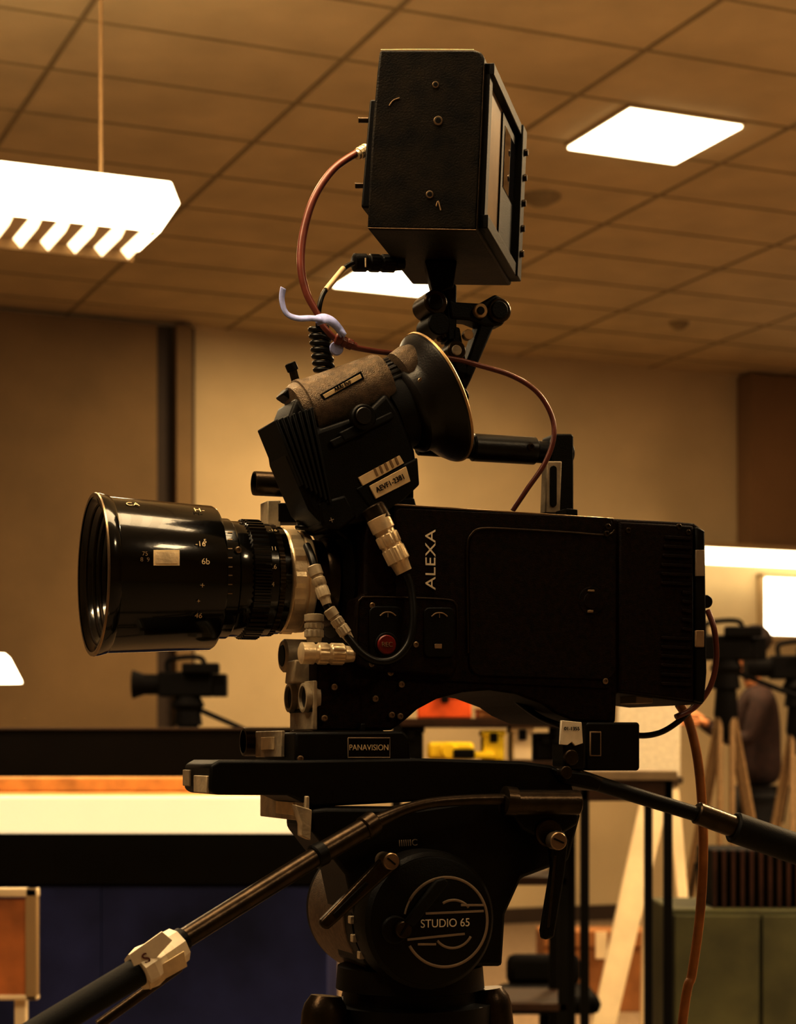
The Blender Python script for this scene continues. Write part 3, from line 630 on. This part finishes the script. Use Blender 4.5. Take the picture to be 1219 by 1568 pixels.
box('divider_foot_l',wx(-190,t2),wx(-180,t2),t2-D-.0,t2-D+.3,0,.03,m_blk,DS,.003); box('divider_foot_r',wx(490,t2),wx(500,t2),t2-D-.0,t2-D+.3,0,.03,m_blk,DS,.003)
FP=root('framed_print')
t3=4.6
a=W(-60,1540,t3); b_=W(58,1360,t3)
box('leg_stand_l',a.x+.03,a.x+.06,t3-D+.01,t3-D+.04,0,b_.z-.05,m_creamp,FP); box('leg_stand_r',b_.x-.06,b_.x-.03,t3-D+.01,t3-D+.04,0,b_.z-.05,m_creamp,FP)
wbox('print_sheet',-60,40,1376,1524,t3-.005,.01,m_orange,FP,.001)
for i,(u0,u1,v0,v1) in enumerate(((-70,58,1360,1374),(-70,58,1524,1532),(38,57,1360,1532),(-80,-62,1360,1532))):
    wbox('frame_bar_%d'%i,u0,u1,v0,v1,t3-.02,.03,m_creamp if i!=2 else m_frame,FP,.004)
DL=root('desk_lamp'); t=5.0; p=W(0,1026,5.75)
zb=wz(1219,t)+.001
lathe('shade',p+Z_*.05,p-Z_*.04,[(0,.015),(.15,.03),(.9,.065),(1,.067),(.95,.06)],m_em,DL,32)
cyl('stem',p+Z_*.03,(p.x-.05,p.y-.02,zb+.01),.007,m_wire,DL,12); cyl('base',(p.x-.05,p.y-.02,zb),(p.x-.05,p.y-.02,zb+.02),.07,m_blk,DL,24)
def small_cam(u,v,t,s,name,legmat=None,col=m_blk,rad=.42):
    r=root(name); c=W(u,v,t)
    obox('body',c,X_,Y_,Z_,(-.14*s,.12*s,-.06*s,.06*s,-.06*s,.06*s),col,r,.01*s)
    cyl('lens_barrel',c+X_*(-.12*s),c+X_*(-.22*s),.05*s,col,r,24)
    lathe('lens_hood',c+X_*(-.20*s),c+X_*(-.27*s),[(0,.045*s),(1,.07*s)],col,r,24)
    obox('viewfinder',c,X_,Y_,Z_,(-.02*s,.16*s,-.1*s,-.05*s,.05*s,.1*s),col,r,.008*s)
    tube('handle',[c+Vector((-.1*s,0,.06*s)),c+Vector((-.09*s,0,.12*s)),c+Vector((.06*s,0,.13*s)),c+Vector((.08*s,0,.06*s))],.012*s,col,r,6)
    obox('battery',c,X_,Y_,Z_,(.12*s,.19*s,-.045*s,.045*s,-.06*s,.05*s),col,r,.006*s)
    lathe('tripod_head',c-Z_*.06*s,c-Z_*.2*s,[(0,.06*s),(.3,.08*s),(.5,.06*s),(1,.07*s)],col,r,24)
    cyl('pan_handle',c-Z_*.1*s,c+Vector((.35*s,-.1*s,-.25*s)),.012*s,col,r,12)
    hub=c-Z_*.2*s
    lathe('mid_column',hub,hub-Z_*.25*s,[(0,.05*s),(.5,.06*s),(1,.03*s)],col,r,20)
    for i in range(3):
        a=math.radians(20+120*i); ft=Vector((hub.x+math.cos(a)*rad,hub.y+math.sin(a)*rad,0.01))
        sd=Vector((-math.sin(a),math.cos(a),0))*.028
        cyl('leg_a_%d'%i,hub+sd,hub.lerp(ft,.6)+sd,.014,legmat or col,r,12); cyl('leg_b_%d'%i,hub-sd,hub.lerp(ft,.6)-sd,.014,legmat or col,r,12)
        cyl('leg_lower_%d'%i,hub.lerp(ft,.5),ft,.014,col,r,12)
    return r
small_cam(288,1048,7.4,.8,'video_camera')
small_cam(1112,992,8.8,.95,'video_camera',M['tan'],rad=.34)
small_cam(1222,1022,9.7,1.0,'video_camera',M['tan'],rad=.32)
# camera operator standing on a low riser behind them
m_skin=mat('skin',(.62,.30,.14),.55,0,12,.08); m_shirt=mat('dark_shirt',(.035,.015,.010),.85,0,30,.3); m_trou=mat('dark_trousers',(.012,.010,.010),.9,0,30,.3); m_hair=mat('dark_hair',(.02,.010,.006),.7,0,60,.4)
PE=root('camera_operator'); pc=W(1163,1150,10.35); px,py=pc.x,pc.y; RZ=.16
RI=root('low_riser'); box('deck',px-.5,px+.45,py-.22,py+.5,RZ-.03,RZ,m_ply,RI,.004)
for i,(dx,dy) in enumerate(((-.47,-.19),(.39,-.19),(-.47,.44),(.39,.44))): box('riser_leg_%d'%i,px+dx,px+dx+.04,py+dy,py+dy+.04,0,RZ-.03,m_blk,RI,.002)
def skin(name,verts,edges,m,parent,rootv=0,sub=2):
    me=bpy.data.meshes.new(name); me.from_pydata([v[0] for v in verts],edges,[]); me.update(); me.materials.append(m)
    o=bpy.data.objects.new(name,me); link(o,parent); md=o.modifiers.new('skin','SKIN'); md.use_smooth_shade=True
    if not me.skin_vertices: bpy.context.view_layer.update()
    for i,v in enumerate(verts):
        d=me.skin_vertices[0].data[i]; d.radius=(v[1],v[2] if len(v)>2 else v[1]); d.use_root=(i==rootv)
    sb=o.modifiers.new('sub','SUBSURF'); sb.levels=sub; sb.render_levels=sub; return o
def q3(x,y,z): return (px+x,py+y,z+RZ)
try:
    skin('torso_and_arms',[(q3(0,0,.98),.14,.11),(q3(0,0,1.15),.13,.11),(q3(-.02,0,1.32),.15,.12),(q3(-.02,0,1.46),.11,.10),(q3(-.03,0,1.56),.055),
        (q3(-.02,-.19,1.47),.065),(q3(-.10,-.21,1.24),.05),(q3(-.30,-.16,1.32),.04),
        (q3(-.02,.19,1.47),.065),(q3(-.10,.23,1.24),.05),(q3(-.30,.18,1.36),.04)],
        [(0,1),(1,2),(2,3),(3,4),(3,5),(5,6),(6,7),(3,8),(8,9),(9,10)],m_shirt,PE)
    skin('legs',[(q3(0,0,.98),.13),(q3(0,-.10,.90),.095),(q3(-.02,-.12,.50),.06),(q3(.02,-.12,.10),.042),(q3(0,.10,.90),.095),(q3(.02,.13,.50),.06),(q3(.06,.13,.10),.042)],
        [(0,1),(1,2),(2,3),(0,4),(4,5),(5,6)],m_trou,PE)
    skin('head_and_neck',[(q3(-.03,0,1.52),.05),(q3(-.04,0,1.60),.052),(q3(-.055,0,1.66),.072,.066),(q3(-.05,0,1.73),.088,.08),(q3(-.045,0,1.79),.085,.078),(q3(-.04,0,1.83),.05)],[(0,1),(1,2),(2,3),(3,4),(4,5)],m_skin,PE)
    for sg in (-1,1):
        yy=sg*.165
        skin('palm',[(q3(-.30,yy,1.335),.026),(q3(-.33,yy,1.345),.03,.018),(q3(-.37,yy,1.36),.034,.016)],[(0,1),(1,2)],m_skin,PE,sub=1)
        for k,(dz,ln) in enumerate(((.025,.07),(.009,.08),(-.008,.074),(-.024,.058))):
            tube('finger',[q3(-.37,yy,1.36+dz),q3(-.37-ln*.5,yy-sg*.005,1.365+dz),q3(-.37-ln*.8,yy-sg*.02,1.355+dz)],.009,m_skin,PE,4)
        tube('thumb',[q3(-.33,yy-sg*.02,1.365),q3(-.36,yy-sg*.04,1.39),q3(-.39,yy-sg*.045,1.395)],.010,m_skin,PE,4)
except Exception as ex:
    print('skin fail',ex)
hc=Vector(q3(-.045,0,1.765))
def blob(name,c,r,m,parent,seg=20):
    bm=bmesh.new(); bmesh.ops.create_uvsphere(bm,u_segments=seg,v_segments=seg//2,radius=1)
    for v in bm.verts: v.co=Vector((v.co.x*r[0],v.co.y*r[1],v.co.z*r[2]))+Vector(c)
    for f in bm.faces: f.smooth=True
    me=bpy.data.meshes.new(name); bm.to_mesh(me); bm.free(); me.materials.append(m); return link(bpy.data.objects.new(name,me),parent)
blob('hair',hc+Vector((.024,0,.035)),(.092,.088,.082),m_hair,PE)
blob('nose',hc+Vector((-.098,0,-.04)),(.018,.012,.022),m_skin,PE)
for sg in (-1,1):
    blob('ear',hc+Vector((.0,sg*.082,-.035)),(.018,.010,.03),m_skin,PE); blob('eye',hc+Vector((-.078,sg*.032,-.012)),(.011,.012,.008),m_hair,PE)
    blob('shoe',q3(-.05 if sg<0 else -.01,sg*.125,.045),(.14,.05,.045),m_hair,PE)
blob('mouth',hc+Vector((-.082,0,-.085)),(.012,.025,.006),m_red,PE)
# shelf behind the rig with gear
SH=root('storage_shelf'); t=6.0; yb=t-D; x0,x1=wx(600,t),wx(870,t)
for i,z in enumerate((.1,.55,.95,wz(1165,t),wz(1100,t))): box('shelf_board_%d'%i,x0,x1,yb,yb+.4,z-.025,z,m_ply,SH,.003)
for i,(x,yy) in enumerate(((x0,yb),(x1-.03,yb),(x0,yb+.37),(x1-.03,yb+.37))): box('upright_%d'%i,x,x+.03,yy,yy+.03,0,wz(1100,t)-.001,m_blk,SH,.003)
def gear(r,u0,u1,v0,zb,tt,dep,m):
    xa,xb=wx(u0,tt),wx(u1,tt); z1=wz(v0,tt); y0=tt-D
    h=z1-zb
    box('tub',xa,xb,y0,y0+dep,zb,zb+h*.8,m,r,.006); box('lid',xa-.005,xb+.005,y0-.005,y0+dep+.005,zb+h*.8,z1,m,r,.006)
    box('latch',(xa+xb)/2-.012,(xa+xb)/2+.012,y0-.012,y0-.004,zb+h*.6,zb+h*.9,m_blk,r,.002)
z5=wz(1100,6.0); z4=wz(1165,6.0)
gear(root('storage_bin'),640,722,1060,z5,6.03,.25,m_red)
gear(root('storage_bin'),732,775,1085,z5,6.03,.2,m_card)
gear(root('storage_bin'),785,800,1088,z5,6.03,.2,m_creamp)
gear(root('storage_bin'),808,850,1082,z5,6.03,.2,m_blk)
gear(SH,740,772,1118,z4,6.03,.2,m_yel)
gear(SH,785,815,1112,z4,6.03,.25,m_creamp); gear(SH,822,850,1122,z4,6.03,.25,m_blk)
gear(SH,612,648,1112,z4,6.03,.25,m_blk)
lathe('yellow_case',W(688,1150,5.99),W(688,1150,5.99)+Y_*.12,[(0,.022),(.1,.029),(.9,.029),(1,.022)],m_yel,SH,32)
wbox('yellow_grip',655,726,1136,1163,6.0,.1,m_yel,SH,.012); wbox('grip_band',694,727,1147,1161,5.985,.05,m_blk,SH,.006); wbox('yellow_tip',722,757,1151,1162,6.0,.05,m_yel,SH,.005)
TB=root('work_table'); t=5.6; zt=wz(1180,t)
box('table_top',wx(885,t),wx(1038,t),t-D,t-D+.5,zt-.03,zt,m_ttop,TB,.004)
box('table_skirt',wx(890,t),wx(1030,t),t-D+.01,t-D+.49,zt-.09,zt-.03,m_ply,TB,.004)
for i,(x,yy) in enumerate(((890,0.01),(1018,.01),(890,.45),(1018,.45))): box('table_leg_%d'%i,wx(x,t),wx(x,t)+.025,t-D+yy,t-D+yy+.025,0,zt-.03,m_blk,TB,.003)
FE=root('flip_chart_easel'); t=8.0
wbox('board',946,1042,1050,1190,t,.03,M['white'],FE,.006)
wbox('board_tray',940,1046,1190,1200,t-.05,.09,m_frdark,FE,.004)
for i,(ua,ub) in enumerate(((1008,905),(1030,1072))):
    a=W(ua,1200,t-.02); b=W(ub,1150+1.35*F/7.7,7.7); dx=.06 if i==0 else .025
    extr('leg_%d'%i,[a-X_*dx,a+X_*dx,b+X_*dx*.8,b-X_*dx*.8],(0,.03,0),m_creamp,FE,.004)
a=W(993,1190,t+.05); b=Vector((a.x,a.y+.2,0)); cyl('rear_leg',a,b,.015,m_creamp,FE,12)
CB=root('cardboard_box'); t=9.8
x0,x1=wx(832,t),wx(1008,t); z1=wz(1432,t)
box('carton',x0,x1,t-D,t-D+.5,.0,z1,m_card,CB,.006); box('flap_front',x0,x1,t-D-.02,t-D+.01,z1-.06,z1+.02,m_card,CB,.003); box('tape',(x0+x1)/2-.03,(x0+x1)/2+.03,t-D-.024,t-D-.02,z1-.12,z1+.02,m_creamp,CB,.001)
GC=root('storage_cabinet'); t=6.3; x0,x1=wx(1027,t),wx(1300,t); z1=wz(1392,t)
box('carcass',x0,x1,t-D,t-D+.5,.05,z1,m_green,GC,.008); box('door_l',x0+.01,(x0+x1)/2-.005,t-D-.02,t-D,.07,z1-.02,m_green,GC,.004); box('door_r',(x0+x1)/2+.005,x1-.01,t-D-.02,t-D,.07,z1-.02,m_green,GC,.004); box('plinth',x0+.03,x1-.03,t-D+.03,t-D+.48,0,.05,m_blk,GC)
RD_=root('ribbed_crate'); t=6.35; x0,x1=wx(1092,t),wx(1290,t); z0=z1; z2=wz(1302,t)
box('crate_back',x0,x1,t-D+.02,t-D+.35,z0,z2,m_blk,RD_,.005)
for i in range(14):
    x=x0+(x1-x0)*i/14; box('rib_%d'%i,x,x+.013,t-D,t-D+.02,z0,z2,m_rib,RD_,.002)
CH=root('office_chair'); t=7.0; c=W(838,1500,t)
box('seat_pad',c.x-.18,c.x+.18,c.y-.2,c.y+.2,.40,.47,m_blk,CH,.03)
box('back_pad',c.x-.14,c.x+.14,c.y+.16,c.y+.22,.46,.58,m_blk,CH,.03)
cyl('column',(c.x,c.y,.08),(c.x,c.y,.40),.03,m_blk,CH)
for i in range(5):
    a=math.radians(72*i+20); e=Vector((c.x+.2*math.cos(a),c.y+.2*math.sin(a),.07)); cyl('base_arm_%d'%i,(c.x,c.y,.1),e,.02,m_blk,CH,12); cyl('castor_%d'%i,e+Vector((0,-.02,-.04)),e+Vector((0,.02,-.04)),.03,m_blk,CH,16)

# ================================================================ WORLD, CAMERA
w=bpy.data.worlds.new('world'); bpy.context.scene.world=w; w.use_nodes=True
w.node_tree.nodes['Background'].inputs[0].default_value=(1,.7,.4,1); w.node_tree.nodes['Background'].inputs[1].default_value=.05
cd=bpy.data.cameras.new('photo_camera'); co=bpy.data.objects.new('photo_camera',cd); link(co)
co.location=(0,-D,EYE); co.rotation_euler=(math.pi/2,0,0)
cd.sensor_fit='VERTICAL'; cd.sensor_height=36; cd.lens=36*F/1568; cd.shift_y=(HZ-784)/1568
cd.dof.use_dof=True; cd.dof.focus_distance=2.0; cd.dof.aperture_fstop=9
cd.clip_start=.05
bpy.context.scene.camera=co
vs_=bpy.context.scene.view_settings; vs_.view_transform='Standard'; vs_.look='None'; vs_.exposure=0; vs_.gamma=.76
